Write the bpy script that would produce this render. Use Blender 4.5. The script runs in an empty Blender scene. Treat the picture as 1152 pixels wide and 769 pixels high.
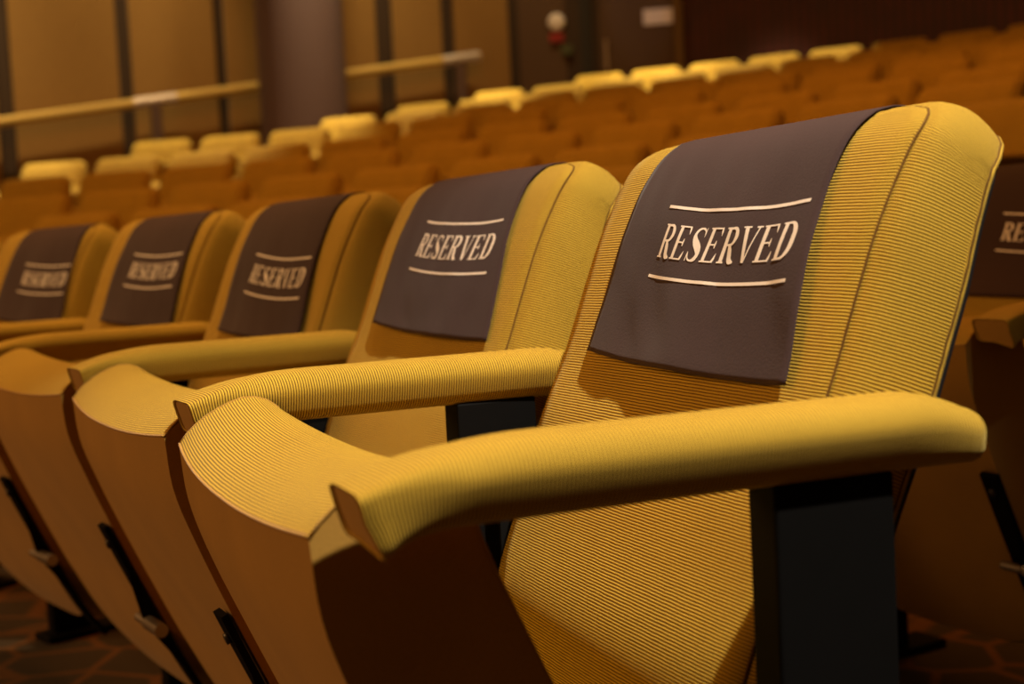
import bpy, bmesh, math, random
from mathutils import Vector, Matrix, noise

random.seed(7)
S = bpy.context.scene
COL = S.collection
PITCH = 0.55
KAP = 0.1609
R0 = 1.0 / KAP                      # radius of the front row of seats
OC = Vector((0.0, -R0))             # centre of the curved rows

# ------------------------------------------------------------------ materials
def nt(name):
    m = bpy.data.materials.new(name)
    m.use_nodes = True
    t = m.node_tree
    b = t.nodes['Principled BSDF']
    return m, t, b

def lk(t, a, b):
    t.links.new(a, b)

def node(t, kind, **kw):
    n = t.nodes.new(kind)
    for k, v in kw.items():
        setattr(n, k, v)
    return n

def math_node(t, op, a, b=None, c=None):
    n = node(t, 'ShaderNodeMath', operation=op)
    for i, v in enumerate((a, b, c)):
        if v is None:
            continue
        if isinstance(v, (int, float)):
            n.inputs[i].default_value = v
        else:
            lk(t, v, n.inputs[i])
    return n.outputs[0]

def rgb_mix(t, fac, c1, c2):
    n = node(t, 'ShaderNodeMix', data_type='RGBA')
    if isinstance(fac, (int, float)):
        n.inputs['Factor'].default_value = fac
    else:
        lk(t, fac, n.inputs['Factor'])
    for key, c in (('A', c1), ('B', c2)):
        s = [i for i in n.inputs if i.name == key and i.type == 'RGBA'][0]
        if isinstance(c, tuple):
            s.default_value = (*c, 1)
        else:
            lk(t, c, s)
    return [o for o in n.outputs if o.type == 'RGBA'][0]

def ribbed(name, hi, lo, period=0.0024, bump=0.95):
    """corded upholstery: the cords follow the V direction of the cloth's UVs (metres)"""
    m, t, b = nt(name)
    uv = node(t, 'ShaderNodeTexCoord')
    sep = node(t, 'ShaderNodeSeparateXYZ')
    lk(t, uv.outputs['UV'], sep.inputs[0])
    nz = node(t, 'ShaderNodeTexNoise')
    nz.inputs['Scale'].default_value = 60
    nz.inputs['Detail'].default_value = 2
    lk(t, uv.outputs['UV'], nz.inputs['Vector'])
    wob = math_node(t, 'MULTIPLY', math_node(t, 'SUBTRACT', nz.outputs['Fac'], 0.5), 0.0009)
    v = math_node(t, 'ADD', sep.outputs['Y'], wob)
    ph = math_node(t, 'MULTIPLY', v, 2 * math.pi / period)
    s = math_node(t, 'MULTIPLY_ADD', math_node(t, 'SINE', ph), 0.5, 0.5)
    # fine thread noise across the cords
    mp = node(t, 'ShaderNodeMapping')
    mp.inputs['Scale'].default_value = (900, 900, 1)
    lk(t, uv.outputs['UV'], mp.inputs['Vector'])
    n2 = node(t, 'ShaderNodeTexNoise')
    n2.inputs['Scale'].default_value = 1.0
    n2.inputs['Detail'].default_value = 1
    lk(t, mp.outputs[0], n2.inputs['Vector'])
    r = node(t, 'ShaderNodeMapRange')
    r.inputs['From Min'].default_value = 0.06
    r.inputs['From Max'].default_value = 0.52
    lk(t, s, r.inputs['Value'])
    fac = math_node(t, 'MULTIPLY', r.outputs[0], math_node(t, 'MULTIPLY_ADD', n2.outputs['Fac'], 0.5, 0.72))
    big = node(t, 'ShaderNodeTexNoise')
    big.inputs['Scale'].default_value = 7
    lk(t, uv.outputs['UV'], big.inputs['Vector'])
    hi2 = rgb_mix(t, big.outputs['Fac'], tuple(c * 0.86 for c in hi), tuple(min(1, c * 1.14) for c in hi))
    lk(t, rgb_mix(t, fac, lo, hi2), b.inputs['Base Color'])
    bp = node(t, 'ShaderNodeBump')
    bp.inputs['Strength'].default_value = bump
    bp.inputs['Distance'].default_value = 0.0004
    lk(t, s, bp.inputs['Height'])
    lk(t, bp.outputs[0], b.inputs['Normal'])
    b.inputs['Roughness'].default_value = 0.85
    b.inputs['Specular IOR Level'].default_value = 0.2
    b.inputs['Sheen Weight'].default_value = 0.25
    b.inputs['Sheen Roughness'].default_value = 0.5
    b.inputs['Sheen Tint'].default_value = (1.0, 0.8, 0.3, 1)
    return m

def cloth_mat(name, col, scale=900, var=0.25, sheen=0.15, rough=0.9):
    m, t, b = nt(name)
    tc = node(t, 'ShaderNodeTexCoord')
    n = node(t, 'ShaderNodeTexNoise')
    n.inputs['Scale'].default_value = scale
    n.inputs['Detail'].default_value = 2
    lk(t, tc.outputs['Object'], n.inputs['Vector'])
    n2 = node(t, 'ShaderNodeTexNoise')
    n2.inputs['Scale'].default_value = 12
    lk(t, tc.outputs['Object'], n2.inputs['Vector'])
    f = math_node(t, 'MULTIPLY_ADD', n2.outputs['Fac'], 0.4, math_node(t, 'MULTIPLY', n.outputs['Fac'], 0.6))
    lk(t, rgb_mix(t, f, tuple(c * (1 - var) for c in col), tuple(min(1, c * (1 + var)) for c in col)), b.inputs['Base Color'])
    bp = node(t, 'ShaderNodeBump')
    bp.inputs['Strength'].default_value = 0.35
    bp.inputs['Distance'].default_value = 0.0006
    lk(t, n.outputs['Fac'], bp.inputs['Height'])
    lk(t, bp.outputs[0], b.inputs['Normal'])
    b.inputs['Roughness'].default_value = rough
    b.inputs['Specular IOR Level'].default_value = 0.2
    b.inputs['Sheen Weight'].default_value = sheen
    return m

def plain(name, col, rough=0.5, metal=0.0, var=0.12, scale=40, spec=0.5):
    m, t, b = nt(name)
    tc = node(t, 'ShaderNodeTexCoord')
    n = node(t, 'ShaderNodeTexNoise')
    n.inputs['Scale'].default_value = scale
    lk(t, tc.outputs['Object'], n.inputs['Vector'])
    lk(t, rgb_mix(t, n.outputs['Fac'], tuple(c * (1 - var) for c in col), tuple(min(1, c * (1 + var)) for c in col)), b.inputs['Base Color'])
    b.inputs['Roughness'].default_value = rough
    b.inputs['Metallic'].default_value = metal
    b.inputs['Specular IOR Level'].default_value = spec
    return m

def carpet_mat():
    m, t, b = nt('patterned_carpet')
    tc = node(t, 'ShaderNodeTexCoord')
    vo = node(t, 'ShaderNodeTexVoronoi', feature='DISTANCE_TO_EDGE')
    vo.inputs['Scale'].default_value = 7
    lk(t, tc.outputs['Object'], vo.inputs['Vector'])
    r = node(t, 'ShaderNodeMapRange')
    r.inputs['From Min'].default_value = 0.03
    r.inputs['From Max'].default_value = 0.07
    lk(t, vo.outputs['Distance'], r.inputs['Value'])
    n = node(t, 'ShaderNodeTexNoise')
    n.inputs['Scale'].default_value = 500
    lk(t, tc.outputs['Object'], n.inputs['Vector'])
    base = rgb_mix(t, n.outputs['Fac'], (0.022, 0.014, 0.009), (0.055, 0.038, 0.024))
    lk(t, rgb_mix(t, r.outputs[0], (0.13, 0.055, 0.014), base), b.inputs['Base Color'])
    b.inputs['Roughness'].default_value = 0.95
    bp = node(t, 'ShaderNodeBump')
    bp.inputs['Strength'].default_value = 0.5
    bp.inputs['Distance'].default_value = 0.004
    lk(t, n.outputs['Fac'], bp.inputs['Height'])
    lk(t, bp.outputs[0], b.inputs['Normal'])
    return m

def slat_mat():
    m, t, b = nt('dark_red_timber')
    tc = node(t, 'ShaderNodeTexCoord')
    sep = node(t, 'ShaderNodeSeparateXYZ')
    lk(t, tc.outputs['UV'], sep.inputs[0])
    s = math_node(t, 'SINE', math_node(t, 'MULTIPLY', sep.outputs['X'], 2 * math.pi / 0.09))
    f = math_node(t, 'MULTIPLY_ADD', s, 0.5, 0.5)
    n = node(t, 'ShaderNodeTexNoise')
    n.inputs['Scale'].default_value = 3
    lk(t, tc.outputs['UV'], n.inputs['Vector'])
    f2 = math_node(t, 'MULTIPLY', f, n.outputs['Fac'])
    lk(t, rgb_mix(t, f2, (0.024, 0.004, 0.003), (0.15, 0.014, 0.008)), b.inputs['Base Color'])
    b.inputs['Roughness'].default_value = 0.6
    return m

MUSTARD_HI = (0.61, 0.374, 0.035)
MUSTARD_LO = (0.085, 0.034, 0.003)
M = dict(
    fabric=ribbed('corded_mustard_fabric', MUSTARD_HI, MUSTARD_LO),
    under=cloth_mat('mustard_underside_fabric', (0.43, 0.228, 0.038), scale=700, var=0.3),
    seam=cloth_mat('brown_stitching', (0.15, 0.070, 0.012), sheen=0),
    black=plain('black_painted_steel', (0.0045, 0.004, 0.004), rough=0.7, spec=0.08),
    edge=plain('worn_steel_edge', (0.06, 0.05, 0.04), rough=0.4, metal=0.6),
    steel=plain('brushed_steel_pin', (0.42, 0.36, 0.30), rough=0.35, metal=0.9),
    shell=plain('black_seat_shell', (0.012, 0.011, 0.012), rough=0.5),
    cloth=cloth_mat('aubergine_felt', (0.052, 0.0275, 0.0265), scale=600, var=0.3, sheen=0.06),
    ink=plain('pale_print', (0.93, 0.83, 0.74), rough=0.6, var=0.03),
    carpet=carpet_mat(),
    wall_dark=plain('dark_brown_wall', (0.045, 0.022, 0.008), rough=0.8),
    panel=cloth_mat('ochre_wall_fabric', (0.30, 0.165, 0.045), scale=120, var=0.15),
    door=plain('dark_timber_door', (0.085, 0.040, 0.014), rough=0.6),
    frame=plain('brass_brown_frame', (0.16, 0.085, 0.02), rough=0.5),
    slat=slat_mat(),
    column=plain('mauve_brown_plaster', (0.125, 0.066, 0.052), rough=0.75),
    rail=plain('brass_yellow_rail', (0.66, 0.44, 0.10), rough=0.6),
    fitting=plain('pale_rail_fitting', (0.62, 0.52, 0.45), rough=0.35, metal=0.3),
    post=plain('grey_rail_post', (0.16, 0.10, 0.085), rough=0.4, metal=0.4),
    sign=plain('pale_door_sign', (0.88, 0.80, 0.76), rough=0.5),
    red=plain('red_call_box', (0.30, 0.012, 0.014), rough=0.4),
    green=plain('dull_green_box', (0.06, 0.07, 0.025), rough=0.5),
)

# ------------------------------------------------------------------ helpers
def link(name, me, mats, parent=None, smooth=True):
    o = bpy.data.objects.new(name, me)
    for m in (mats if isinstance(mats, (list, tuple)) else [mats]):
        me.materials.append(m)
    if smooth:
        for p in me.polygons:
            p.use_smooth = True
    COL.objects.link(o)
    if parent:
        o.parent = parent
    return o

def mesh(name, verts, faces, uvs=None):
    me = bpy.data.meshes.new(name)
    me.from_pydata([tuple(v) for v in verts], [], faces)
    if uvs is not None:
        l = me.uv_layers.new(name='UVMap')
        for lp in me.loops:
            l.data[lp.index].uv = uvs[lp.vertex_index]
    bm = bmesh.new()
    bm.from_mesh(me)
    bmesh.ops.recalc_face_normals(bm, faces=bm.faces)
    bm.to_mesh(me)
    bm.free()
    me.update()
    return me

def sharp_by_angle(me, deg=40):
    bm = bmesh.new()
    bm.from_mesh(me)
    for e in bm.edges:
        if len(e.link_faces) == 2 and e.calc_face_angle(0) > math.radians(deg):
            e.smooth = False
    bm.to_mesh(me)
    bm.free()

def box_mesh(name, lo, hi, bevel=0.0, seg=2, rot=None, pivot=None):
    bm = bmesh.new()
    bmesh.ops.create_cube(bm, size=1)
    for v in bm.verts:
        v.co = Vector([lo[i] + (v.co[i] + .5) * (hi[i] - lo[i]) for i in range(3)])
    if bevel:
        bmesh.ops.bevel(bm, geom=bm.edges[:], offset=bevel, segments=seg, affect='EDGES', profile=0.5)
    if rot is not None:
        bmesh.ops.rotate(bm, verts=bm.verts, cent=pivot or (0, 0, 0), matrix=rot)
    me = bpy.data.meshes.new(name)
    bm.to_mesh(me)
    bm.free()
    return me

def tube(pts, r, n=8, closed=False):
    """verts, faces of a tube along points"""
    V, F = [], []
    N = len(pts)
    pts = [Vector(p) for p in pts]
    ref = Vector((0.13, 0.21, 0.97))
    for i in range(N):
        a = pts[(i - 1) % N] if (closed or i > 0) else pts[i]
        b = pts[(i + 1) % N] if (closed or i < N - 1) else pts[i]
        d = (b - a).normalized()
        u = d.cross(ref)
        if u.length < 1e-4:
            u = d.cross(Vector((1, 0, 0)))
        u.normalize()
        w = d.cross(u)
        for k in range(n):
            t = 2 * math.pi * k / n
            V.append(pts[i] + u * math.cos(t) * r + w * math.sin(t) * r)
    for i in range(N if closed else N - 1):
        j = (i + 1) % N
        for k in range(n):
            F.append((i * n + k, i * n + (k + 1) % n, j * n + (k + 1) % n, j * n + k))
    if not closed:
        F.append(tuple(range(n))[::-1])
        F.append(tuple((N - 1) * n + k for k in range(n)))
    return V, F

def merge(parts):
    V, F = [], []
    for v, f in parts:
        b = len(V)
        V += v
        F += [tuple(b + i for i in q) for q in f]
    return V, F

def catmull(pts, n):
    """smooth polyline through pts, n points evenly spread by arc length"""
    P = [Vector(p) for p in pts]
    P = [P[0] * 2 - P[1]] + P + [P[-1] * 2 - P[-2]]
    out = []
    for i in range(1, len(P) - 2):
        for k in range(12):
            t = k / 12
            out.append(0.5 * ((2 * P[i]) + (-P[i - 1] + P[i + 1]) * t + (2 * P[i - 1] - 5 * P[i] + 4 * P[i + 1] - P[i + 2]) * t * t
                              + (-P[i - 1] + 3 * P[i] - 3 * P[i + 1] + P[i + 2]) * t ** 3))
    out.append(P[-2])
    L = [0]
    for a, b in zip(out, out[1:]):
        L.append(L[-1] + (b - a).length)
    res = []
    j = 0
    for k in range(n):
        s = L[-1] * k / (n - 1)
        while j < len(L) - 2 and L[j + 1] < s:
            j += 1
        f = (s - L[j]) / max(1e-9, L[j + 1] - L[j])
        res.append(out[j].lerp(out[j + 1], f))
    return res, L[-1]

# ------------------------------------------------------------------ the backrest surface
# front profile of the backrest (y, z) from its foot to its rounded top
PROF, PLEN = catmull([(-.100, .352), (-.097, .375), (-.088, .422), (-.066, .480), (-.044, .545), (-.013, .612), (.009, .668),
                      (.029, .716), (.053, .760), (.068, .780), (.086, .794)], 61)
BHW = 0.208                           # half width of the front panel

def P(s):
    """point, tangent and rearward normal of the profile at arc length s (straight beyond its ends)"""
    f = s / PLEN * (len(PROF) - 1)
    i = max(0, min(len(PROF) - 2, int(math.floor(f))))
    a, b = PROF[i], PROF[i + 1]
    i0, i1 = max(0, i - 1), min(len(PROF) - 1, i + 2)
    ta = (PROF[i + 1] - PROF[i0]).normalized()
    tb = (PROF[i1] - PROF[i]).normalized()
    g = min(1, max(0, f - i))
    t = ta.lerp(tb, g).normalized()
    p = a + (b - a) * (f - i)
    return p, t, Vector((t.y, -t.x))

def edge_fade(s):
    k = min(1, max(0, (PLEN - s) / .07)) * min(1, max(0, s / .05))
    return k * (2 - k)

def back_pt(x, s, d=0.0):
    p, t, n = P(s)
    # a gently crowned front
    c = 0.006 * (1 - min(1, abs(x) / BHW) ** 2) * edge_fade(s) if d == 0 else 0
    q = p + n * (d - c)
    return Vector((x, q.x, q.y))

def half_width(s):
    rt, rb = 0.030, 0.075
    if s > PLEN - rt:
        k = (s - (PLEN - rt)) / rt
        return BHW - rt * (1 - math.sqrt(max(0, 1 - k * k)))
    if s < rb:
        k = (rb - s) / rb
        return BHW - rb * (1 - math.sqrt(max(0, 1 - k * k)))
    return BHW

def gs(s):
    """the side gusset is shallower towards the top of the back"""
    k = min(1, max(0, (s - .72 * PLEN) / (.28 * PLEN)))
    return 1 - .17 * k * k * (3 - 2 * k)

def back_loops():
    """rows of (x, s) over the front panel"""
    ss = []
    n = 46
    for i in range(n + 1):
        k = i / n
        ss.append(PLEN * (0.5 - 0.5 * math.cos(math.pi * k)) * 0.5 + PLEN * k * 0.5)
    # dense near the ends for the rounded corners
    nx = 20
    rows = []
    for s in ss:
        w = half_width(s)
        rows.append([(w * (2 * j / nx - 1), s) for j in range(nx + 1)])
    return rows

BNR, BNC = 47, 21

def cap_faces(ids):
    """close a loop round the back with strips that follow its curve from foot to top"""
    N = len(ids)
    nr, nc = BNR, BNC
    left = lambda i: ids[0] if i == 0 else ids[nc + nr - 2 + nc - 1] if i == nr - 1 else ids[N - i]
    right = lambda i: ids[nc - 1 + i]
    F = [tuple(ids[:nc]) + (right(1), left(1))]
    for i in range(1, nr - 2):
        F.append((left(i), right(i), right(i + 1), left(i + 1)))
    F.append((left(nr - 2), right(nr - 2)) + tuple(ids[nc + nr - 2:nc + nr - 2 + nc]))
    return F

def build_backrest():
    rows = back_loops()
    V, UV, F = [], [], []
    nr, nc = len(rows), len(rows[0])
    for r in rows:
        for x, s in r:
            V.append(back_pt(x, s))
            UV.append((x, s))
    for i in range(nr - 1):
        for j in range(nc - 1):
            a = i * nc + j
            F.append((a, a + 1, a + nc + 1, a + nc))
    # boundary loop, anticlockwise seen from the front
    loop = [(0, j) for j in range(nc)] + [(i, nc - 1) for i in range(1, nr)] + [(nr - 1, j) for j in range(nc - 2, -1, -1)] + [(i, 0) for i in range(nr - 2, 0, -1)]
    idx = [i * nc + j for i, j in loop]
    pts = [rows[i][j] for i, j in loop]
    N = len(pts)
    nrm = []
    for k in range(N):
        a, b = Vector(pts[k - 3]), Vector(pts[(k + 3) % N])
        t = (b - a).normalized()
        nrm.append(Vector((t.y, -t.x)))
    # gusset: (offset outwards, depth behind the front, arc length)
    prof = [(.0015, .0035), (.005, .003), (.011, .006), (.018, .012), (.0235, .021), (.0275, .032), (.030, .044), (.0310, .054), (.0305, .058)]
    arc = 0
    lo, ld = 0, 0
    prev = idx
    rim = None
    for o, d in prof:
        arc += math.hypot(o - lo, d - ld)
        lo, ld = o, d
        cur = []
        for k in range(N):
            x, s = pts[k]
            m = nrm[k]
            if m.y < 0:                      # the foot tucks under instead of flaring
                oo = o * (0.35 if m.y < -.7 else 0.7)
            else:
                oo = o
            V.append(back_pt(x + m.x * oo * gs(s), s + m.y * oo, max(d * gs(s), 1e-5)))
            UV.append((x + m.x * arc, s + m.y * arc))
            cur.append(len(V) - 1)
        for k in range(N):
            k2 = (k + 1) % N
            F.append((prev[k], prev[k2], cur[k2], cur[k]))
        prev = cur
    rim = [V[i].copy() for i in prev]
    assert (nr, nc) == (BNR, BNC)
    F += cap_faces(prev)
    me = mesh('backrest', V, F, UV)
    seam_pts = [back_pt(pts[k][0] + nrm[k].x * .0012, pts[k][1] + nrm[k].y * .0012, .0016) for k in range(N)]
    return me, seam_pts, rim, pts, nrm

BACK_ME, SEAM_PTS, RIM, BPTS, BNRM = build_backrest()
V, F = tube(SEAM_PTS[::1], .0010, 6, True)
SEAM_ME = mesh('seam', V, F)
V, F = tube(RIM, .0022, 8, True)
PIPE_ME = mesh('piping', V, F, [(i * .0012, (i % 8) * .0007) for i in range(len(V))])

def build_shell():
    """thin moulded rear shell behind the cushion"""
    N = len(BPTS)
    V, F = [], []
    rings = [(.029, .060), (.0275, .066), (.020, .072), (-.02, .075)]
    for o, d in rings:
        for k in range(N):
            x, s = BPTS[k]
            m = BNRM[k]
            oo = o if m.y >= 0 else o * .4
            V.append(back_pt(x + m.x * oo * gs(s), s + m.y * oo * gs(s), d * gs(s)))
    for i in range(len(rings) - 1):
        for k in range(N):
            k2 = (k + 1) % N
            F.append((i * N + k, i * N + k2, (i + 1) * N + k2, (i + 1) * N + k))
    F += cap_faces(list(range(N)))
    F += cap_faces([(len(rings) - 1) * N + k for k in range(N)])
    return mesh('back_shell', V, F)

SHELL_ME = build_shell()

# ------------------------------------------------------------------ the tipped-up seat
SHW = 0.227
UND, ULEN = catmull([(-.362, .560), (-.357, .512), (-.340, .462), (-.315, .400), (-.282, .325), (-.245, .245), (-.208, .175), (-.175, .128)], 40)
LIPC = [(-.3615, .5612), (-.352, .572), (-.336, .584), (-.318, .592), (-.302, .596), (-.285, .592), (-.273, .581), (-.267, .565)]
SIT, SLEN = catmull([(-.267, .565), (-.257, .535), (-.233, .480), (-.203, .410), (-.172, .315), (-.140, .240), (-.115, .180), (-.108, .140), (-.125, .120), (-.150, .118), (-.175, .128)], 34)
LIP, LLEN = catmull(LIPC, 14)

def seat_cut(x):
    """how much of the seat's foot is rounded away towards its sides (arc length)"""
    r = 0.16
    e = abs(x) - (SHW - r)
    if e <= 0:
        return 0.0
    return r * (1 - math.sqrt(max(0, 1 - (e / r) ** 2))) * 0.9

def seat_sec(x):
    """closed (y, z) section: underside going down, then up the sitting side and over the lip"""
    c = seat_cut(x)
    k = 1 - (x / SHW) ** 2
    def sub(poly, total, f0, f1, n):
        out = []
        for i in range(n):
            f = (f0 + (f1 - f0) * i / (n - 1)) * (len(poly) - 1)
            j = min(len(poly) - 2, int(f))
            out.append(poly[j].lerp(poly[j + 1], f - j))
        return out
    fu = 1 - c / ULEN
    und = sub(UND, ULEN, 0, fu, 30)
    end = und[-1]
    sit = sub(SIT, SLEN, 0, 1, 28)
    # sitting side: slide the low points up along the seat so that they close on the cut underside
    dirv = Vector((UND[-8].x - UND[-1].x, UND[-8].y - UND[-1].y)).normalized()
    sit2 = []
    for i, p in enumerate(sit):
        f = i / (len(sit) - 1)
        w = max(0, (f - .25) / .75) ** 1.5
        sit2.append(p + dirv * (c * w) * 1.0 + Vector((-.005 * k * math.sin(math.pi * min(1, f * 1.3)) if f < .77 else 0, 0)))
    sit2[-1] = end.copy()
    lip = sub(LIP, LLEN, 0, 1, 12)
    kk = 1 - abs(x / SHW) ** 2.2
    lip2 = [p + Vector((-.010 * kk * (1 - i / 11) ** 1.3, -.010 * k * math.sin(math.pi * min(1, i / 11 * 1.15) ** 1.0 * .87) - .009 * kk * (1 - i / 11) ** 1.5)) for i, p in enumerate(lip)]
    und = [p + Vector((-.010 * kk * max(0, 1 - i / 16), -.009 * kk * max(0, 1 - i / 16))) for i, p in enumerate(und)]
    end = und[-1]
    return und, sit2, lip2

def build_seat():
    nx = 26
    xs = [SHW * math.sin(math.pi / 2 * (2 * j / nx - 1)) * .55 + SHW * (2 * j / nx - 1) * .45 for j in range(nx + 1)]
    VU, UU, FU = [], [], []
    VC, UC, FC = [], [], []
    for x in xs:
        und, sit, lip = seat_sec(x)
        v = 0
        for i, p in enumerate(und):
            bulge = .004 * (1 - (x / SHW) ** 2)
            q = Vector((p.x - bulge * .9 * min(1, i / 6), p.y - bulge * .3 * min(1, i / 6)))
            VU.append(Vector((x, q.x, q.y)))
            UU.append((x, i * .02))
        ring = [p for p in lip] + sit[1:]
        v = 0
        for i, p in enumerate(ring):
            if i:
                v += (p - ring[i - 1]).length
            VC.append(Vector((x, p.x, p.y)))
            UC.append((x, v))
    nu, ncu = 30, 12 + 27
    for j in range(nx):
        for i in range(nu - 1):
            a = j * nu + i
            FU.append((a, a + nu, a + nu + 1, a + 1))
        for i in range(ncu - 1):
            a = j * ncu + i
            FC.append((a, a + ncu, a + ncu + 1, a + 1))
    sides = []
    # side gussets as grids between underside edge and sitting edge, slightly domed
    for side, j in ((-1, 0), (1, nx)):
        und, sit, lip = seat_sec(xs[j])
        top = lip + sit[1:]
        nA = 24
        colA = [und[min(29, round(29 * i / (nA - 1)))] for i in range(nA)]
        # partner points: along lip+sit by matching height along the seat
        pl = [0]
        for a, b in zip(top, top[1:]):
            pl.append(pl[-1] + (b - a).length)
        def at(s):
            for q in range(len(top) - 1):
                if pl[q + 1] >= s:
                    return top[q].lerp(top[q + 1], (s - pl[q]) / max(1e-9, pl[q + 1] - pl[q]))
            return top[-1]
        m = 7
        VS, US, FS = [], [], []
        for i in range(nA):
            f = i / (nA - 1)
            a = colA[i]
            b = at(pl[-1] * (0.02 + .98 * f) if i else 0.0)
            for k in range(m):
                g = k / (m - 1)
                p = a.lerp(b, g)
                dome = .003 * math.sin(math.pi * g) * min(1, max(0, f - .12) * 5, (1 - f) * 5)
                VS.append(Vector((side * (SHW + dome), p.x, p.y)))
                US.append((g * .12, f * ULEN))
        for i in range(nA - 1):
            for k in range(m - 1):
                a = i * m + k
                FS.append((a, a + 1, a + m + 1, a + m))
        sides.append(mesh('side_panel', VS, FS, US))
    cush = mesh('seat_cushion', VC, FC, UC)
    undm = mesh('underside_panel', VU, FU, UU)
    # welt along the top side edges and across the front edge
    edge = []
    und, sit, lip = seat_sec(SHW)
    tubes = []
    for side in (-1, 1):
        poly = [Vector((side * (SHW + .0002), p.x, p.y)) for p in lip + sit[1:20]]
        tubes.append(tube(poly, .0009, 6))
    seam = [mesh('seat_seam', *q) for q in tubes]
    front = [Vector((x * .998, seat_sec(x)[2][0].x, seat_sec(x)[2][0].y)) for x in xs]
    V, F = tube(front, .0013, 8)
    welt = mesh('front_welt', V, F, [(i * .001, (i % 8) * .0007) for i in range(len(V))])
    return cush, undm, seam, welt, sides

SEAT_ME, UNDER_ME, SEATSEAM_ME, WELT_ME, SIDE_ME = build_seat()
sharp_by_angle(SEAT_ME, 50)

def build_bracket():
    """steel arm lying along the seat's underside, with a gusset fin and a pivot pin"""
    x0, x1 = .206, .234
    V, F = [], []
    st = [u for u in UND if u.y < .402]
    outs = []
    for i, p in enumerate(st):
        a = st[max(0, i - 1)]
        b = st[min(len(st) - 1, i + 1)]
        t = (b - a).normalized()
        n = Vector((t.y, -t.x))          # towards the front, away from the seat
        if n.x > 0:
            n = -n
        outs.append((p + n * .004, p + n * .011))
    for q, w in outs:
        for x, y in ((x0, q), (x1, q), (x1, w), (x0, w)):
            V.append(Vector((x, y.x, y.y)))
    for i in range(len(outs) - 1):
        for k in range(4):
            F.append((i * 4 + k, i * 4 + (k + 1) % 4, (i + 1) * 4 + (k + 1) % 4, (i + 1) * 4 + k))
    F.append((3, 2, 1, 0))
    F.append(tuple(len(V) - 4 + k for k in range(4)))
    bar = (V, F)
    # fin standing on the bar
    def on(z):
        q = min(outs, key=lambda o: abs(o[1].y - z))
        return q[1]
    a, b, c = on(.335), on(.200), on(.272) + Vector((-.012, -.005))
    V2 = [Vector((x, p.x, p.y)) for x in (.2310, .2350) for p in (a, c, b)]
    F2 = [(0, 1, 2), (5, 4, 3), (0, 3, 4, 1), (1, 4, 5, 2), (2, 5, 3, 0)]
    me = mesh('support_bracket', *bar)
    fin = mesh('bracket_fin', V2, F2)
    pv = on(.272) + Vector((-.008, -.003))
    V3, F3 = tube([(.197, pv.x, pv.y), (.2310, pv.x, pv.y)], .0062, 12)
    V4, F4 = tube([(.2350, pv.x, pv.y), (.287, pv.x, pv.y)], .0088, 12)
    pin = mesh('pivot_pin', V3, F3)
    sleeve = mesh('pin_sleeve', V4, F4)
    s = on(.372)
    V5, F5 = tube([(.220, s.x + .001, s.y), (.220, s.x - .0035, s.y - .0015)], .0055, 10)
    screw = mesh('screw_head', V5, F5)
    for m_ in (me, pin, screw, fin, sleeve):
        sharp_by_angle(m_, 30)
    return me, pin, screw, fin, sleeve

BRACKET_ME, PIN_ME, SCREW_ME, FIN_ME, SLEEVE_ME = build_bracket()

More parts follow.
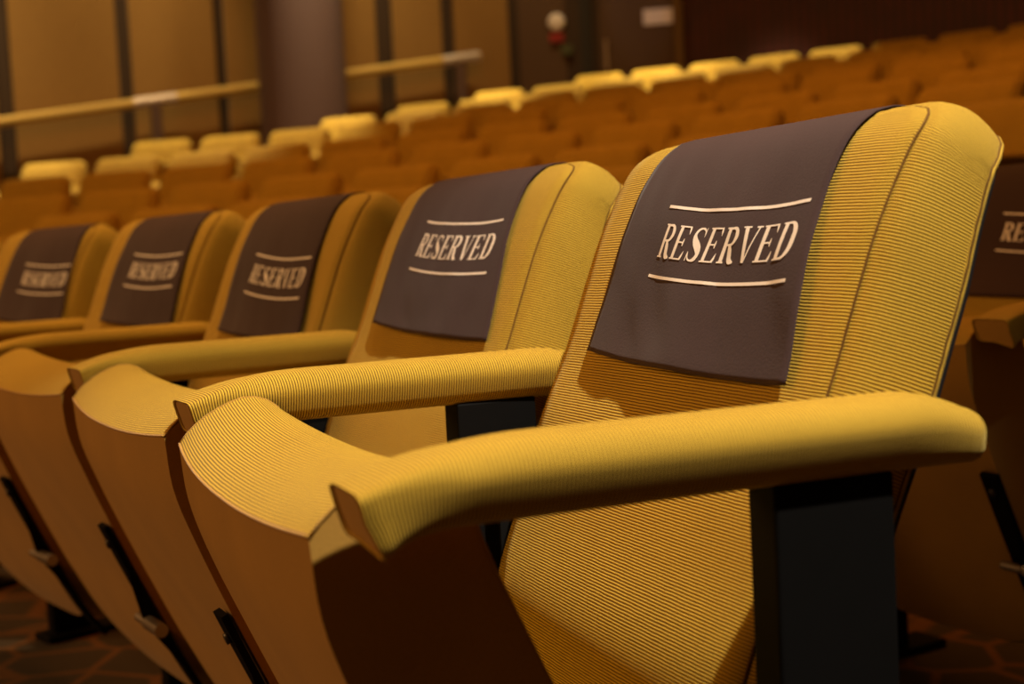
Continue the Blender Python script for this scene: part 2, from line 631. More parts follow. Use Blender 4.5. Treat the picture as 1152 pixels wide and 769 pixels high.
# ------------------------------------------------------------------ the armrest
def build_arm(cx, shear):
    """padded arm from its blunt front end to its rounded rear end; the cords run around it.
    shear turns the arm's front towards the middle between two seats of the curved row"""
    Y0, Y1 = -.352, .033
    def sec(y):
        # half width, underside z, top z
        g = max(0, 1 - (y - Y0) / .06)
        g2 = max(0, 1 - (y - Y0) / .12)
        top = .6135 - .020 * g2 ** 2.5 - .015 * max(0, (y + .01) / .05) ** 1.8
        bot = .5675 - .003 * max(0, 1 - (y - Y0) / .03) ** 2
        hw = .0310 - .0015 * g ** 2 - .004 * max(0, (y - .005) / .035) ** 2
        return hw, bot, top, g
    n = 40
    V, UV, F = [], [], []
    ys = [Y0 + (Y1 - Y0) * i / 44 for i in range(45)]
    def X(y, px):
        return cx + px + shear * (y - .04)
    for y in ys:
        hw, b, t, g = sec(y)
        h = t - b
        for k in range(n):
            a = 2 * math.pi * k / n
            ca, sa = math.cos(a), math.sin(a)
            e = 2.7 + 4.3 * g
            et = 2.4 + 4.6 * g
            px = math.copysign(abs(ca) ** (2 / e), ca) * hw
            pz = math.copysign(abs(sa) ** (2 / (et if sa > 0 else 5)), sa)
            z = b + h * (.5 + .5 * pz)
            px *= 1 - .23 * min(1, max(0, (.25 - pz) / 1.25)) * (1 - .55 * g) * (1 - .6 * max(0, min(1, (y + .02) / .05)))
            # the cover's gathered outer corner hangs a little below the blunt end
            w = max(0, 1 - (y - Y0) / .045) ** 1.3 * max(0, (px / hw - .1) / .9) * max(0, -pz)
            z -= .0110 * w
            px += .003 * w
            droop = w
            yy = y + (max(0, .592 - z) * .24 + .006 * droop) * max(0, 1 - (y - Y0) / .05)
            V.append(Vector((X(y, px), yy, z)))
            UV.append((k * .0045, y))
    for i in range(len(ys) - 1):
        for k in range(n):
            k2 = (k + 1) % n
            F.append((i * n + k, i * n + k2, (i + 1) * n + k2, (i + 1) * n + k))
    last = (len(ys) - 1) * n
    prev = [last + k for k in range(n)]
    hw, b, t, g = sec(ys[-1])
    cz = (b + t) / 2
    xc = X(Y1, 0)
    for sc, dy in ((.96, .003), (.86, .0065), (.5, .0090)):
        cur = []
        for k in range(n):
            p = V[last + k]
            V.append(Vector((xc + (p.x - xc) * sc, Y1 + dy, cz + (p.z - cz) * sc)))
            UV.append((k * .0045, Y1 + dy))
            cur.append(len(V) - 1)
        for k in range(n):
            F.append((prev[k], prev[(k + 1) % n], cur[(k + 1) % n], cur[k]))
        prev = cur
    F.append(tuple(prev))
    prev = list(range(n))
    hw, b, t, g = sec(ys[0])
    cz = (b + t) / 2
    xc = X(Y0, 0)
    for sc, dy in ((.97, -.0016), (.93, -.0006), (.90, .002)):
        cur = []
        for k in range(n):
            p = V[k]
            V.append(Vector((xc + (p.x - xc) * sc, p.y + dy, cz + (p.z - cz) * sc)))
            UV.append((k * .0045, Y0 + dy))
            cur.append(len(V) - 1)
        for k in range(n):
            F.append((prev[k], prev[(k + 1) % n], cur[(k + 1) % n], cur[k]))
        prev = cur
    me = mesh('armrest', V, F, UV)
    cv = [V[i].copy() + Vector((0, -.0015, 0)) for i in prev]
    cv2 = [Vector((p.x, p.y + .006, p.z)) for p in cv]
    cap = mesh('end_cap', cv + cv2, [tuple(range(n)), tuple(range(2 * n - 1, n - 1, -1))] + [(k, (k + 1) % n, n + (k + 1) % n, n + k) for k in range(n)],
               [(p.x, p.z) for p in cv + cv2])
    sharp_by_angle(cap, 40)
    return me, cap

ARM_ME, ARMCAP_ME = build_arm(PITCH / 2 - .003, 0.0)          # at the end of the row
ARMS_ME, ARMSCAP_ME = build_arm(PITCH / 2 - .002, .038)       # between two seats

CXP = PITCH / 2
POST_ME = box_mesh('standard', (CXP - .015, -.106, .012), (CXP + .015, -.024, .5695), .002)
FOOT_ME = box_mesh('foot_plate', (CXP - .034, -.126, 0), (CXP + .034, .046, .014), .003)

def build_hinge(sx):
    """steel side arm that carries the seat and the back"""
    parts = []
    for lo, hi in (((sx * .2355 - .0025, -.14, .20), (sx * .2355 + .0025, -.012, .262)), ((sx * .2355 - .0025, -.075, .24), (sx * .2355 + .0025, -.03, .50))):
        b = box_mesh('t', lo, hi, .001)
        parts.append(([v.co.copy() for v in b.vertices], [tuple(p.vertices) for p in b.polygons]))
        bpy.data.meshes.remove(b)
    me = mesh('side_hinge', *merge(parts))
    pin = mesh('hinge_pin', *tube([(sx * .233, -.075, .231), (sx * .247, -.075, .231)], .012, 12))
    sharp_by_angle(me, 30)
    sharp_by_angle(pin, 30)
    return me, pin
HINGES = [build_hinge(-1), build_hinge(1)]

# ------------------------------------------------------------------ chairs
def empty(name, label, cat, group=None):
    o = bpy.data.objects.new(name, None)
    o.empty_display_size = .1
    COL.objects.link(o)
    o['label'] = label
    o['category'] = cat
    if group:
        o['group'] = group
    return o

def part(me, mat, parent, smooth=True, label=None):
    o = link(me.name.split('.')[0], me, [] if me.materials else mat, parent, smooth)
    if label:
        o['label'] = label
    return o

def chair(name, label, group):
    t = empty(name, label, 'theatre seat', group)
    b = part(BACK_ME, M['fabric'], t)
    part(SEAM_ME, M['seam'], b)
    part(PIPE_ME, M['fabric'], b)
    part(SHELL_ME, M['shell'], t)
    c = part(SEAT_ME, M['fabric'], t)
    part(UNDER_ME, M['under'], c, label='plain brown underside of the tipped-up seat')
    for m_ in SIDE_ME:
        part(m_, M['under'], c)
    for m_ in SEATSEAM_ME:
        part(m_, M['under'], c)
    part(WELT_ME, M['under'], c)
    br = part(BRACKET_ME, M['black'], t)
    part(FIN_ME, M['black'], br)
    part(PIN_ME, M['steel'], br, label='bright steel pin')
    part(SLEEVE_ME, M['steel'], br)
    part(SCREW_ME, M['edge'], br)
    a = part(ARM_ME, M['fabric'], t)
    part(ARMCAP_ME, M['under'], a)
    p = part(POST_ME, M['black'], t, smooth=False)
    part(FOOT_ME, M['black'], p, smooth=False)
    for h_, p_ in HINGES:
        q = part(h_, M['black'], t)
        part(p_, M['steel'], q)
    return t

for me_, m_ in ((ARMS_ME, 'fabric'), (ARMSCAP_ME, 'under')):
    me_.materials.append(M[m_])
    for p_ in me_.polygons:
        p_.use_smooth = True

def between(o):
    """give a copied seat the armrest that stands between two seats"""
    for ch in o.children:
        if ch.data is ARM_ME:
            ch.data = ARMS_ME
            for g in ch.children:
                g.data = ARMSCAP_ME
    return o

def children_of(o):
    return list(o.children)

def copy_tree(o, parent=None):
    c = o.copy()
    COL.objects.link(c)
    if parent:
        c.parent = parent
    for ch in children_of(o):
        copy_tree(ch, c)
    return c

def place(o, k, ang, z):
    """seat on row k (metres behind the front row handled by the caller) at the polar angle ang from +Y, leftwards positive"""
    R = k
    o.location = (OC.x - R * math.sin(ang), OC.y + R * math.cos(ang), z)
    o.rotation_euler = (0, 0, ang)

# reserved cloths: per seat centre offset at top and foot, half width, length, tilt
S_AT = lambda z: min(range(len(PROF)), key=lambda i: abs(PROF[i].y - z)) / (len(PROF) - 1) * PLEN
GUSSET = [(.0015, .0035), (.005, .003), (.011, .006), (.018, .012), (.0235, .021), (.0275, .032), (.030, .044), (.0310, .054), (.0305, .062)]

def build_cloth(seed, xt, xb, hwt, hwb, z_foot, px=0.0, pz=.71, rot=0.0, sag=.006, tilt=0.0, rumple=1.0, rear=.12):
    rnd = random.Random(seed)
    ph = rnd.uniform(0, 6)
    s_foot = S_AT(z_foot)
    # path of the cloth in the (y, z) plane: up the front, over the rounded top, down the rear shell
    path = []
    n1 = 40
    for i in range(n1 + 1):
        s_ = s_foot + (PLEN - s_foot) * i / n1
        p, t, n = P(s_)
        path.append((p, -n, s_))
    pT, tT, nT = P(PLEN)
    gk = gs(PLEN)
    G = [(o, d * gk) for o, d in GUSSET]
    for i in range(1, len(G)):
        o, d = G[i]
        o0, d0 = G[i - 1]
        o1, d1 = G[min(len(G) - 1, i + 1)]
        dirn = tT * (d1 - d0) - nT * (o1 - o0)
        if i == len(G) - 1:
            dirn = tT + nT * .7
        dirn.normalize()
        path.append((pT + tT * o + nT * d + dirn * (.0026 * max(0, (i - 5) / 3) ** 2), dirn, PLEN + o))
    base = pT + tT * .0265 + nT * (.076 * gk)
    path.append((base, (tT * .5 + nT).normalized(), PLEN))
    for i in range(1, 13):
        p, t, n = P(PLEN + .02 - rear * i / 12)
        path.append((p + n * .086 * gs(PLEN + .02 - rear * i / 12), n, PLEN))
    L = [0]
    for q0, q1 in zip(path, path[1:]):
        L.append(L[-1] + (q1[0] - q0[0]).length)
    front = L[n1]

    def surf(x, q, off=0.0):
        q = max(0, min(L[-1] - 1e-6, q)) if q >= 0 else q
        j = 0
        while j < len(L) - 2 and L[j + 1] < q:
            j += 1
        f = (q - L[j]) / (L[j + 1] - L[j])
        a_, b_ = path[j], path[j + 1]
        p = a_[0] + (b_[0] - a_[0]) * f
        d = a_[1].lerp(b_[1], min(1, max(0, f))).normalized()
        fr = min(1, max(0, q / front))
        crown = .006 * max(0, 1 - min(1, abs(x) / BHW) ** 2) * (edge_fade(s_foot + q) if q < front else 0)
        hang = .0022 + .0032 * (1 - fr) ** .5 + .0050 * (1 - fr) ** 2.0 * (1 - min(1, abs(x) / .17) ** 2)
        w = 0.0
        if q < front:
            w = rumple * (1 - fr ** 4) * (.0022 * math.sin(x * 34 + ph + q * 12) * (1 - fr) + .0034 * noise.noise(Vector((x * 11 + seed * 3.1, q * 9, .3)))
                          + .0018 * noise.noise(Vector((x * 30 + q * 22 + seed, q * 8 - x * 12, 2.7))))
            w = max(-.0016, w)
        r = p + d * (crown + hang + w + off)
        return Vector((x, r.x, r.y))

    nx, nq = 34, 84
    V, F, UV = [], [], []
    for i in range(nq + 1):
        q = L[-1] * i / nq
        f = min(1, q / front)
        c = xb + (xt - xb) * f
        hw = hwb + (hwt - hwb) * f
        for j in range(nx + 1):
            u = 2 * j / nx - 1
            x = c + u * hw + .0012 * math.sin(q * 30 + ph) * (abs(u) ** 3)
            g = max(0.0, 1 - q / front)
            V.append(surf(x, q - (sag * (1 - u * u) - tilt * u) * g))
            UV.append((x, q))
    for i in range(nq):
        for j in range(nx):
            a = i * (nx + 1) + j
            F.append((a, a + 1, a + nx + 2, a + nx + 1))
    me = bpy.data.meshes.new('reserved_cloth')
    me.from_pydata([tuple(v) for v in V], [], F)
    uvl = me.uv_layers.new(name='UVMap')
    for lp in me.loops:
        uvl.data[lp.index].uv = UV[lp.vertex_index]
    me.update()
    q_mid = S_AT(pz) - s_foot

    def pr(u, v):
        """printed artwork: u, v in metres about the middle of the print"""
        cr, sr = math.cos(rot), math.sin(rot)
        smile = -.0058 * (1 - (u / .106) ** 2) + .0030
        return surf(px + u * cr - v * sr - .08 * v, q_mid + u * sr + v * cr + smile, .0004)
    return me, pr

# condensed serif capitals drawn as little quads: (u, v) unit box, stroke quads
def seg(p0, p1, w0, w1, horizontal=True, n=8):
    out = []
    for i in range(n):
        a, b = i / n, (i + 1) / n
        q = []
        for f, sgn in ((a, -1), (a, 1), (b, 1), (b, -1)):
            w = w0 + (w1 - w0) * f
            x = p0[0] + (p1[0] - p0[0]) * f
            y = p0[1] + (p1[1] - p0[1]) * f
            q.append((x + sgn * w / 2, y) if horizontal else (x, y + sgn * w / 2))
        out.append(q)
    return out

def curve(pts, ws, n=26):
    """thick curve: catmull through pts with widths ws"""
    c, _ = catmull([(p[0], p[1]) for p in pts], n + 1)
    wv, _ = catmull([(i * 1.0, w) for i, w in enumerate(ws)], n + 1)
    L, R_ = [], []
    for i in range(n + 1):
        a, b = c[max(0, i - 1)], c[min(n, i + 1)]
        d = Vector((b.x - a.x, (b.y - a.y)))
        d.normalize()
        m = Vector((-d.y, d.x)) * (wv[i].y / 2)
        L.append((c[i].x + m.x, c[i].y + m.y))
        R_.append((c[i].x - m.x, c[i].y - m.y))
    return [[L[i], R_[i], R_[i + 1], L[i + 1]] for i in range(n)]

ST, TH, SER = .205, .055, .045
def bar(x0, x1, y, h=SER, n=4):
    return [[(x0 + (x1 - x0) * i / n, y), (x0 + (x1 - x0) * (i + 1) / n, y), (x0 + (x1 - x0) * (i + 1) / n, y + h), (x0 + (x1 - x0) * i / n, y + h)] for i in range(n)]

def stem(x):
    return seg((x, 0), (x, 1), ST, ST, True, 12) + bar(x - ST / 2 - .09, x + ST / 2 + .07, 0) + bar(x - ST / 2 - .09, x + ST / 2, 1 - SER)

def glyph(ch):
    q = []
    if ch == 'R':
        q += stem(.24)
        q += curve([(.30, .965), (.62, .95), (.78, .74), (.62, .53), (.32, .505)], [.06, .09, .21, .09, .05])
        q += curve([(.50, .52), (.62, .30), (.74, .08), (.98, .02)], [.14, .22, .20, .05])
    elif ch == 'E':
        q += stem(.24)
        q += bar(.30, .84, 1 - SER, SER) + bar(.30, .66, .49, SER) + bar(.30, .86, 0, SER)
        q += curve([(.80, .985), (.84, .88), (.86, .76)], [.10, .09, .02], 6)
        q += curve([(.66, .63), (.645, .515), (.66, .40)], [.03, .10, .03], 8)
        q += curve([(.80, .02), (.86, .13), (.90, .27)], [.12, .10, .02], 6)
    elif ch == 'S':
        q += curve([(.80, .76), (.72, .92), (.48, .975), (.26, .90), (.20, .74), (.34, .58), (.58, .44), (.76, .30), (.74, .12), (.50, .025), (.26, .07), (.14, .26)],
                   [.03, .07, .06, .12, .20, .25, .27, .25, .17, .06, .06, .03], 44)
        q += curve([(.815, .99), (.80, .86), (.80, .72)], [.04, .06, .03], 5)
        q += curve([(.13, .0), (.135, .14), (.14, .28)], [.04, .06, .03], 5)
    elif ch == 'V':
        q += seg((.20, 1), (.52, .0), ST, ST * .75, True, 12)
        q += seg((.84, 1), (.55, .0), .06, .07, True, 12)
        q += bar(.0, .42, 1 - SER) + bar(.68, 1.0, 1 - SER)
    elif ch == 'D':
        q += stem(.24)
        q += curve([(.26, .972), (.58, .95), (.80, .76), (.84, .50), (.80, .24), (.58, .05), (.26, .028)], [.05, .08, .20, .24, .20, .08, .05], 36)
    return q

def build_print(pr):
    V, F = [], []
    def add(quad):
        b = len(V)
        for u, v in quad:
            V.append(pr(u, v))
        F.append((b, b + 1, b + 2, b + 3))
    W = .194
    ch_h = .0282
    word = 'RESERVED'
    adv = W / len(word)
    for i, ch in enumerate(word):
        for q in glyph(ch):
            quad = [(-W / 2 + adv * (i + .03 + .95 * x) + .002 + .0036 * (y - .5), (y - .5) * ch_h + .0014) for x, y in q]
            # orient anticlockwise
            a = sum(quad[k][0] * quad[(k + 1) % 4][1] - quad[(k + 1) % 4][0] * quad[k][1] for k in range(4))
            add(quad if a > 0 else quad[::-1])
    letters = (list(V), list(F))
    V.clear()
    F.clear()
    rules = []
    for v0 in (.0290, -.0305):
        n = 40
        for i in range(n):
            a = -.101 + .202 * i / n
            b = -.101 + .202 * (i + 1) / n
            add([(a, v0), (b, v0), (b, v0 + .0026), (a, v0 + .0026)])
        rules.append((list(V), list(F)))
        V.clear()
        F.clear()
    return letters, rules

def flat_mesh(name, VF):
    me = bpy.data.meshes.new(name)
    me.from_pydata([tuple(v) for v in VF[0]], [], VF[1])
    me.update()
    return me

def reserved_cloth(seat, label, **kw):
    me, pr = build_cloth(**kw)
    o = link('reserved_cloth', me, M['cloth'])
    sm = o.modifiers.new('thickness', 'SOLIDIFY')
    sm.thickness = .0012
    sm.offset = -1
    o['label'] = label
    o['category'] = 'seat cover'
    o['group'] = 'reserved cloths over the seat backs'
    o.location = seat.location
    o.rotation_euler = seat.rotation_euler
    letters, rules = build_print(pr)
    a = link('lettering', flat_mesh('lettering', letters), M['ink'], o)
    for r in rules:
        link('printed_rule', flat_mesh('printed_rule', r), M['ink'], o)
    return o

# ---- front (reserved) row
proto = chair('auditorium_seat', 'mustard corded seat at the row end, nearest and sharpest, both armrests free', 'reserved front row seats')
FRONT_LABELS = [
    'mustard corded aisle seat in sharp focus, nearest of the reserved row',
    'second mustard seat of the reserved row, just behind the sharpest aisle seat',
    'third mustard seat of the reserved row, counted from the sharp aisle seat',
    'fourth mustard seat of the reserved row, counted from the sharp aisle seat',
    'fifth blurred mustard seat of the reserved row, its cloth near the photo edge',
    'sixth seat of the reserved row, cut off by the left photo edge',
    'seventh seat of the reserved row, past the left photo edge',
]
seats = []
for n in range(6):
    o = proto if n == 0 else between(copy_tree(proto))
    place(o, R0, KAP * PITCH * n, 0)
    o['label'] = FRONT_LABELS[n]
    seats.append(o)

CL = [
    dict(seed=1, xt=-.004, xb=.014, hwt=.142, hwb=.157, z_foot=.614, tilt=-.004, px=.037, pz=.7015, rot=-.012),
    dict(seed=2, xt=-.008, xb=.016, hwt=.144, hwb=.157, z_foot=.620, tilt=-.005, px=.030, pz=.7065, rot=-.025, rumple=.7),
    dict(seed=3, xt=-.013, xb=.016, hwt=.144, hwb=.156, z_foot=.596, tilt=-.004, px=.037, pz=.677, rot=-.04, rumple=.7),
    dict(seed=4, xt=.016, xb=.040, hwt=.145, hwb=.156, z_foot=.606, tilt=-.003, px=.058, pz=.697, rot=-.01, rumple=.7),
    dict(seed=5, xt=.036, xb=.066, hwt=.145, hwb=.156, z_foot=.608, tilt=-.003, px=.094, pz=.690, rot=-.02, rumple=.7),
]
CL_LABELS = [
    'dark aubergine cloth lettered RESERVED over the nearest, sharpest seat back',
    'dark RESERVED cloth on the second seat back from the sharp aisle seat',
    'dark RESERVED cloth on the third seat back, print sitting lowest and tilted',
    'blurred dark RESERVED cloth on the fourth seat back from the aisle seat',
    'most blurred RESERVED cloth, on the fifth seat back near the left edge',
]
for n in range(5):
    reserved_cloth(seats[n], CL_LABELS[n], **CL[n])

# ---- rows behind
ROW_D = .95
HS = [0, 0, .14, .29, .455, .615, .795, .950, 1.10, 1.258, 1.427]
CAM = Vector((0.98105735, -0.537261, 0.71482701))
YAW, PITCHA, ROLL, FPX = 1.1919436189881165, -0.0691830906408633, -0.05130093351759361, 1600.0
fwd = Vector((-math.sin(YAW) * math.cos(PITCHA), math.cos(YAW) * math.cos(PITCHA), math.sin(PITCHA)))
rgt0 = Vector((math.cos(YAW), math.sin(YAW), 0))
up0 = rgt0.cross(fwd)
rgt = rgt0 * math.cos(ROLL) + up0 * math.sin(ROLL)
upv = up0 * math.cos(ROLL) - rgt0 * math.sin(ROLL)

ORD = ['first', 'second', 'third', 'fourth', 'fifth', 'sixth', 'seventh', 'eighth', 'ninth', 'tenth', 'eleventh', 'twelfth', 'thirteenth',
       'fourteenth', 'fifteenth', 'sixteenth', 'seventeenth', 'eighteenth', 'nineteenth', 'twentieth']
AISLE_X = -9.75
# seats of each row behind: number of the first seat (in pitches from the centre line, leftwards) and of the last
ROWS = {1: (1.27, 2), 2: (4.6, 9), 3: (4.9, 13), 4: (5.62, 16), 5: (8.07, 18), 6: (9.15, 16), 7: (9.75, 16), 8: (10.8, 15), 9: (11.66, 15), 10: (12.93, 14)}
END_X = {6: -9.75, 7: -10.05, 8: -10.6, 9: -11.1, 10: -11.4}      # the rows grow longer towards the back
SHUT = {(2, 0): 'empty seat two rows back, hidden behind the backrest of the sharp aisle seat',
        (2, 2): 'empty seat two rows back, hidden behind the second reserved seat',
        (3, 1): 'empty seat three rows back, hidden behind the backrest of the sharp aisle seat'}

def px_of(p):
    d = p - CAM
    return 576 + FPX * d.dot(rgt) / d.dot(fwd)

for k, (n0, cnt) in ROWS.items():
    R = R0 + .05 + ROW_D * k
    order = 0
    for i in range(cnt):
        a = (n0 + i) * PITCH / R
        if OC.x - R * math.sin(a + .3 / R) < END_X.get(k, AISLE_X):
            break
        pos = Vector((OC.x - R * math.sin(a), OC.y + R * math.cos(a), HS[k] + .7))
        px = px_of(pos)
        if k > 1 and not -25 < px < 1172:
            continue
        o = between(copy_tree(proto))
        place(o, R, a, HS[k])
        if k == 1:
            o['group'] = 'second row seats'
            if i == 0:
                o['label'] = 'mustard seat with a RESERVED cloth, cut by the right edge behind the aisle seat'
                reserved_cloth(o, 'dark cloth showing only its first letters, cut by the right photo edge', seed=9, xt=-.004, xb=.014, hwt=.147, hwb=.158,
                               z_foot=.60, px=.036, pz=.684, rumple=.6)
            else:
                o['label'] = 'second row seat hidden behind the sharp aisle seat, only its foot showing'
            continue
        o['group'] = 'empty seats in the rows behind'
        if (k, i) in SHUT:
            o['label'] = SHUT[(k, i)]
            continue
        lit = pos.x < (-8.0 if pos.y < 1.6 else -9.2)
        o['label'] = '%s empty mustard seat, %s from right in %s row behind the reserved row' % ('brightly lit' if lit else 'shaded', ORD[order], ORD[k - 1])
        order += 1

# ------------------------------------------------------------------ the setting
def struct(name, me, mat, parent=None, smooth=False, label=None):
    o = link(name, me, mat, parent, smooth)
    if parent is None:
        o['kind'] = 'structure'
    if label:
        o['label'] = label
    return o

WALL_X = -12.4
CORNER_L = Vector((WALL_X, 5.0))
WS = (WALL_X - CAM.x) / (-11.2 - CAM.x)
RB = 16.15

def floor_mesh():
    # stepped curved tiers: each riser just in front of the feet of its row
    rings = [(0.6, 0.0)]
    for k in range(2, 11):
        r = R0 + .05 + ROW_D * k - .47
        rings += [(r, HS[k - 1]), (r + .001, HS[k])]
    rings.append((18.5, HS[10]))
    V, F = [], []
    n = 60
    a0 = -.9
    for r, z in rings:
        a1 = min(2.0, math.asin(min(1, 12.6 / r)) if r > 12.6 else 1.9)
        for i in range(n + 1):
            a = a0 + (a1 - a0) * i / n
            V.append(Vector((OC.x - r * math.sin(a), OC.y + r * math.cos(a), z)))
    for j in range(len(rings) - 1):
        for i in range(n):
            q = j * (n + 1) + i
            F.append((q, q + 1, q + n + 2, q + n + 1))
    return mesh('floor', V, F)

struct('floor', floor_mesh(), M['carpet'])

def slab(p, q, z0, z1, th, name='slab'):
    """upright slab from plan point p to q, th thick on its far side"""
    d = (q - p).normalized()
    m = Vector((d.y, -d.x))
    V = []
    for a in (p, q, q + m * th, p + m * th):
        V.append(Vector((a.x, a.y, z0)))
        V.append(Vector((a.x, a.y, z1)))
    F = [(0, 2, 3, 1), (2, 4, 5, 3), (4, 6, 7, 5), (6, 0, 1, 7), (1, 3, 5, 7), (0, 6, 4, 2)]
    return mesh(name, V, F)

wl = struct('wall_left', slab(CORNER_L, Vector((WALL_X, -7.5)), 0, 6.0, .2), M['wall_dark'])

def az_y(px_az, x):
    return CAM.y + (CAM.x - x) / math.tan(math.radians(px_az))

# fabric panels with dark gaps between them
PANELS = [(92.5, 87.55), (86.95, 83.05), (82.55, 79.35), (78.95, 76.2), (76.0, 73.05), (72.4, 70.45), (69.95, 67.8)]
for a, b in PANELS:
    y0, y1 = az_y(a, WALL_X + .04), az_y(b, WALL_X + .04)
    me = box_mesh('wall_panel', (WALL_X + .002, y0, .3), (WALL_X + .045, y1, 6.0), .008)
    o = link('wall_panel', me, M['panel'], wl, smooth=False)

# angled wall with the exit doors
pa, pb = CORNER_L, Vector((-11.5, 6.44))
wc = struct('wall_corner', slab(pb, pa, 0, 6.0, .2), M['wall_dark'])
dirc = (pb - pa).normalized()
nrmc = Vector((dirc.y, -dirc.x))

def on_corner(f0, f1, z0, z1, d0, d1, name, bev=.004):
    L = (pb - pa).length
    V = []
    bm = bmesh.new()
    bmesh.ops.create_cube(bm, size=1)
    for v in bm.verts:
        f = f0 + (v.co.x + .5) * (f1 - f0)
        d = d0 + (v.co.y + .5) * (d1 - d0)
        p = pa + dirc * (f * L) + nrmc * d
        v.co = Vector((p.x, p.y, z0 + (v.co.z + .5) * (z1 - z0)))
    bmesh.ops.recalc_face_normals(bm, faces=bm.faces)
    if bev:
        bmesh.ops.bevel(bm, geom=bm.edges[:], offset=bev, segments=2, affect='EDGES')
    me = bpy.data.meshes.new(name)
    bm.to_mesh(me)
    bm.free()
    return me

d1 = struct('door_1', on_corner(.50, .93, HS[10], HS[10] + 2.3, .002, .05, 'door'), M['door'])
link('door_frame', on_corner(.935, .985, HS[10], HS[10] + 2.36, .002, .07, 'door_frame'), M['frame'], d1, smooth=False)
link('door_handle', on_corner(.53, .545, HS[10] + .95, HS[10] + 1.25, .052, .09, 'door_handle'), M['steel'], d1, smooth=False)
t1 = struct('trim_1', on_corner(.385, .455, HS[10], 6.0, .002, .03, 'trim'), plain('near_black_trim', (.012, .009, .006), rough=.6))
s = link('door_sign', on_corner(.76, .93, HS[10] + 1.36, HS[10] + 1.51, .052, .062, 'door_sign', .003), M['sign'], None, smooth=False)
s['label'] = 'small pale sign fixed on the dark timber door at the back'
s['category'] = 'sign'
p2 = struct('trim_2', on_corner(.02, .30, HS[10], 6.0, .002, .02, 'trim'), M['door'])

def disc_on_corner(f, z, d, r, th, n=24):
    L = (pb - pa).length
    c = pa + dirc * (f * L) + nrmc * d
    V, F = [], []
    for j, (rr, dd) in enumerate(((r, 0), (r, th * .7), (r * .8, th), (0.001, th))):
        for i in range(n):
            t = 2 * math.pi * i / n
            p = c + dirc * (rr * math.cos(t)) + nrmc * dd
            V.append(Vector((p.x, p.y, z + rr * math.sin(t))))
    for j in range(3):
        for i in range(n):
            F.append((j * n + i, j * n + (i + 1) % n, (j + 1) * n + (i + 1) % n, (j + 1) * n + i))
    F.append(tuple(range(n))[::-1])
    F.append(tuple(3 * n + i for i in range(n)))
    return mesh('disc', V, F)

o = link('wall_disc', disc_on_corner(.25, HS[10] + 1.46, .022, .085, .05), M['sign'])
o['label'] = 'small round pale fitting on the dark wall left of the door'
o['category'] = 'fitting'
o = link('call_box', on_corner(.205, .29, HS[10] + 1.26, HS[10] + 1.35, .022, .07, 'call_box', .01), M['red'], None, smooth=False)
o['label'] = 'little red box just under the round pale wall fitting'
o['category'] = 'call box'
o = link('switch_box', on_corner(.27, .34, HS[10] + 1.13, HS[10] + 1.23, .022, .06, 'switch_box', .01), M['green'], None, smooth=False)
o['label'] = 'dull green box, lowest of the small fittings beside the door'
o['category'] = 'switch box'

# curved timber back wall
def back_wall():
    V, UV, F = [], [], []
    a1 = math.atan2(-(pb.x - OC.x), pb.y - OC.y)
    r = (pb - OC).length
    n = 60
    for i in range(n + 1):
        a = a1 + (-.25 - a1) * i / n
        for rr, z in ((r, .8), (r, 6.0), (r + .2, 6.0), (r + .2, .8)):
            V.append(Vector((OC.x - rr * math.sin(a), OC.y + rr * math.cos(a), z)))
            UV.append((r * (a1 - a), z))
    for i in range(n):
        for k in range(4):
            F.append((i * 4 + k, i * 4 + (k + 1) % 4, (i + 1) * 4 + (k + 1) % 4, (i + 1) * 4 + k))
    F.append((3, 2, 1, 0))
    F.append(tuple(n * 4 + k for k in range(4)))
    return mesh('wall_back', V, F, UV)
struct('wall_back', back_wall(), M['slat'])

# round column at the side aisle
def column(c, r, z0, z1, n=48):
    V, F = [], []
    prof = [(r * 1.12, z0), (r * 1.12, z0 + .12), (r, z0 + .15), (r, z1)]
    for rr, z in prof:
        for i in range(n):
            t = 2 * math.pi * i / n
            V.append(Vector((c[0] + rr * math.cos(t), c[1] + rr * math.sin(t), z)))
    for j in range(len(prof) - 1):
        for i in range(n):
            F.append((j * n + i, j * n + (i + 1) % n, (j + 1) * n + (i + 1) % n, (j + 1) * n + i))
    F.append(tuple(range(n))[::-1])
    F.append(tuple((len(prof) - 1) * n + i for i in range(n)))
    me = mesh('column', V, F)
    sharp_by_angle(me, 30)
    return me
o = struct('column', column((CAM.x + (-10.72 - CAM.x) * 1.07, CAM.y + (2.37 - CAM.y) * 1.07), .385, .5, 6.0), M['column'], smooth=True)

# sloping handrails along the side wall
def handrail(y0, y1, posts, label):
    x = WALL_X + .22
    zr = lambda y: CAM.z + (1.873 - CAM.z) * WS + .1275 * (y - CAM.y + (CAM.y + .01) * WS)
    t = empty('handrail', label, 'handrail', 'handrails on the side wall')
    t.location = (x, y0, 0)
    ang = math.atan(.1275)
    V, F = tube([(0, y - y0, zr(y)) for y in (y0, (y0 + y1) / 2, y1)], .045, 12)
    me = mesh('rail', V, F)
    sharp_by_angle(me, 40)
    link('rail', me, M['rail'], t)
    for y in posts:
        floor_z = max(h for k_, h in enumerate(HS) if k_ == 0 or (R0 + .05 + ROW_D * k_ - .47) <= (Vector((x, y)) - OC).length)
        V, F = tube([(0, y - y0, floor_z), (0, y - y0, zr(y) - .03)], .05, 12)
        pm = mesh('rail_post', V, F)
        sharp_by_angle(pm, 40)
        p = link('rail_post', pm, M['post'], t)
        V, F = tube([(0, y - y0 - .19, zr(y - .19)), (0, y - y0 + .19, zr(y + .19))], .052, 14)
        fm = mesh('rail_fitting', V, F)
        sharp_by_angle(fm, 40)
        f = link('rail_fitting', fm, M['fitting'], p)
        f['label'] = 'pale metal sleeve on the rail'
    return t
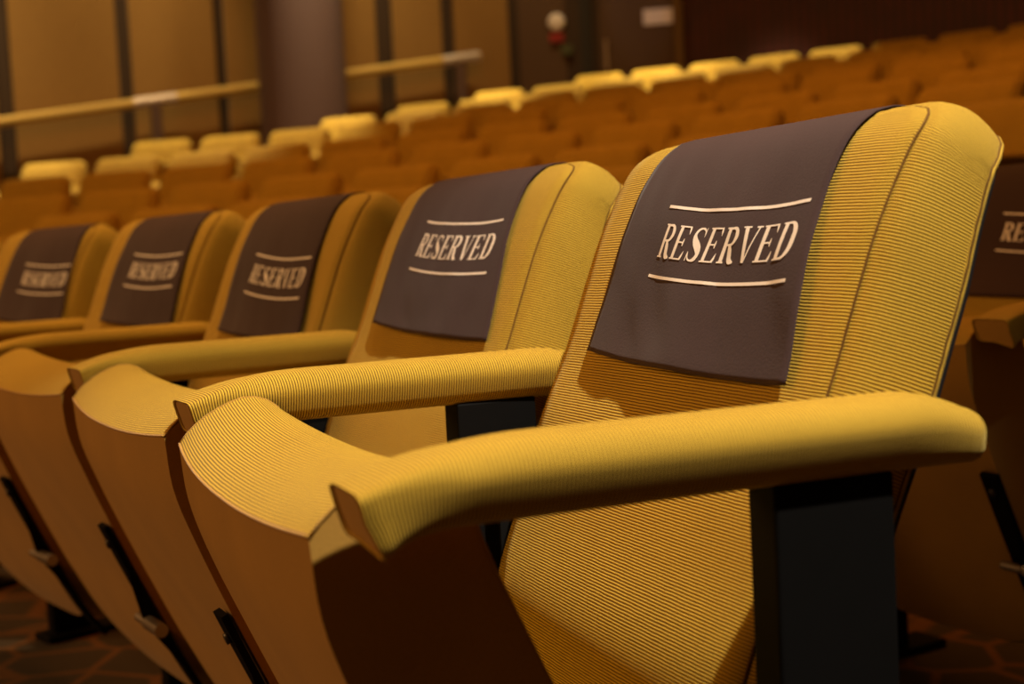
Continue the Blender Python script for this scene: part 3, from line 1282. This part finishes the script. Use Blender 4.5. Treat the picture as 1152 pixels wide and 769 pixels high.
handrail(-3.2, az_y(77.35, WALL_X + .22), (-1.9, az_y(81.75, WALL_X + .22)), 'yellow sloping handrail on the side wall left of the round column')
handrail(az_y(77.3, WALL_X + .22) + .03, az_y(69.0, WALL_X + .22), (az_y(69.75, WALL_X + .22),), 'yellow sloping handrail on the side wall right of the round column')

# ------------------------------------------------------------------ camera
cam = bpy.data.cameras.new('camera')
co = bpy.data.objects.new('camera', cam)
COL.objects.link(co)
R3 = Matrix((rgt, upv, -fwd)).transposed()
co.matrix_world = Matrix.Translation(CAM) @ R3.to_4x4()
cam.sensor_fit = 'HORIZONTAL'
cam.sensor_width = 36
cam.lens = FPX / 1152 * 36
cam.clip_start = .02
cam.dof.use_dof = True
cam.dof.focus_distance = 1.15
cam.dof.aperture_fstop = 5.6
cam.dof.aperture_blades = 9
S.camera = co

# ------------------------------------------------------------------ light
w = bpy.data.worlds.new('hall')
S.world = w
w.use_nodes = True
bg = w.node_tree.nodes['Background']
bg.inputs[0].default_value = (1.0, .45, .14, 1)
bg.inputs[1].default_value = .06

def spot(name, loc, target, energy, deg, blend, radius, col):
    l = bpy.data.lights.new(name, 'SPOT')
    l.energy = energy
    l.spot_size = math.radians(deg)
    l.spot_blend = blend
    l.shadow_soft_size = radius
    l.color = col
    o = bpy.data.objects.new(name, l)
    COL.objects.link(o)
    o.location = loc
    o.rotation_euler = (Vector(target) - Vector(loc)).to_track_quat('-Z', 'Y').to_euler()
    return o

def area(name, loc, target, energy, size, col):
    l = bpy.data.lights.new(name, 'AREA')
    l.energy = energy
    l.shape = 'DISK'
    l.size = size
    l.color = col
    o = bpy.data.objects.new(name, l)
    COL.objects.link(o)
    o.location = loc
    o.rotation_euler = (Vector(target) - Vector(loc)).to_track_quat('-Z', 'Y').to_euler()
    return o

WARM = (1.0, .86, .66)
ORANGE = (1.0, .50, .17)
spot('overhead_spot', (1.70, .72, 4.6), (0, -.1, .6), 1560, 22.5, .95, .06, (1.0, .90, .71))
spot('overhead_spot', (-1.2, .45, 4.7), (-1.75, -.2, .6), 430, 36, 1.0, .12, (1.0, .66, .30))  # soft spot added to lift the dimmer seats further along the row
area('front_fill', (-3.5, -6.0, 3.6), (-1.0, 0, .5), 215, 3.0, ORANGE)  # soft fill added from the front left to brighten the seat undersides
area('overhead_fill', (-4.0, 2.0, 7.0), (-4.0, 2.0, 0), 185, 3.0, (1.0, .33, .04))  # broad orange fill added above the rows for general ambience
for x_, y_, d_ in ((-9.9, -1.3, 42), (-9.7, .8, 43), (-10.6, 2.7, 40), (-10.8, 4.6, 40), (-10.1, 6.0, 36)):
    spot('aisle_downlight', (x_, y_, 6.2), (x_ + .05, y_ + .2, .9), 1750, d_, .3, .06, (1.0, .84, .50))
for y_, e_ in ((-1.2, 470), (.9, 420), (2.7, 280), (4.4, 200)):
    spot('wall_washer', (-10.7, y_, 5.9), (WALL_X, y_, 2.3), e_, 60, .8, .1, (1.0, .74, .36))
spot('sign_fill_spot', (-10.6, 5.0, 5.6), (-11.78, 6.08, 2.93), 75, 15, .7, .05, (1.0, .86, .74))  # narrow spot added only to brighten the sign on the door

S.view_settings.view_transform = 'Standard'
S.view_settings.look = 'None'
S.view_settings.gamma = 1
S.view_settings.exposure = 0
S.view_settings.use_curve_mapping = False
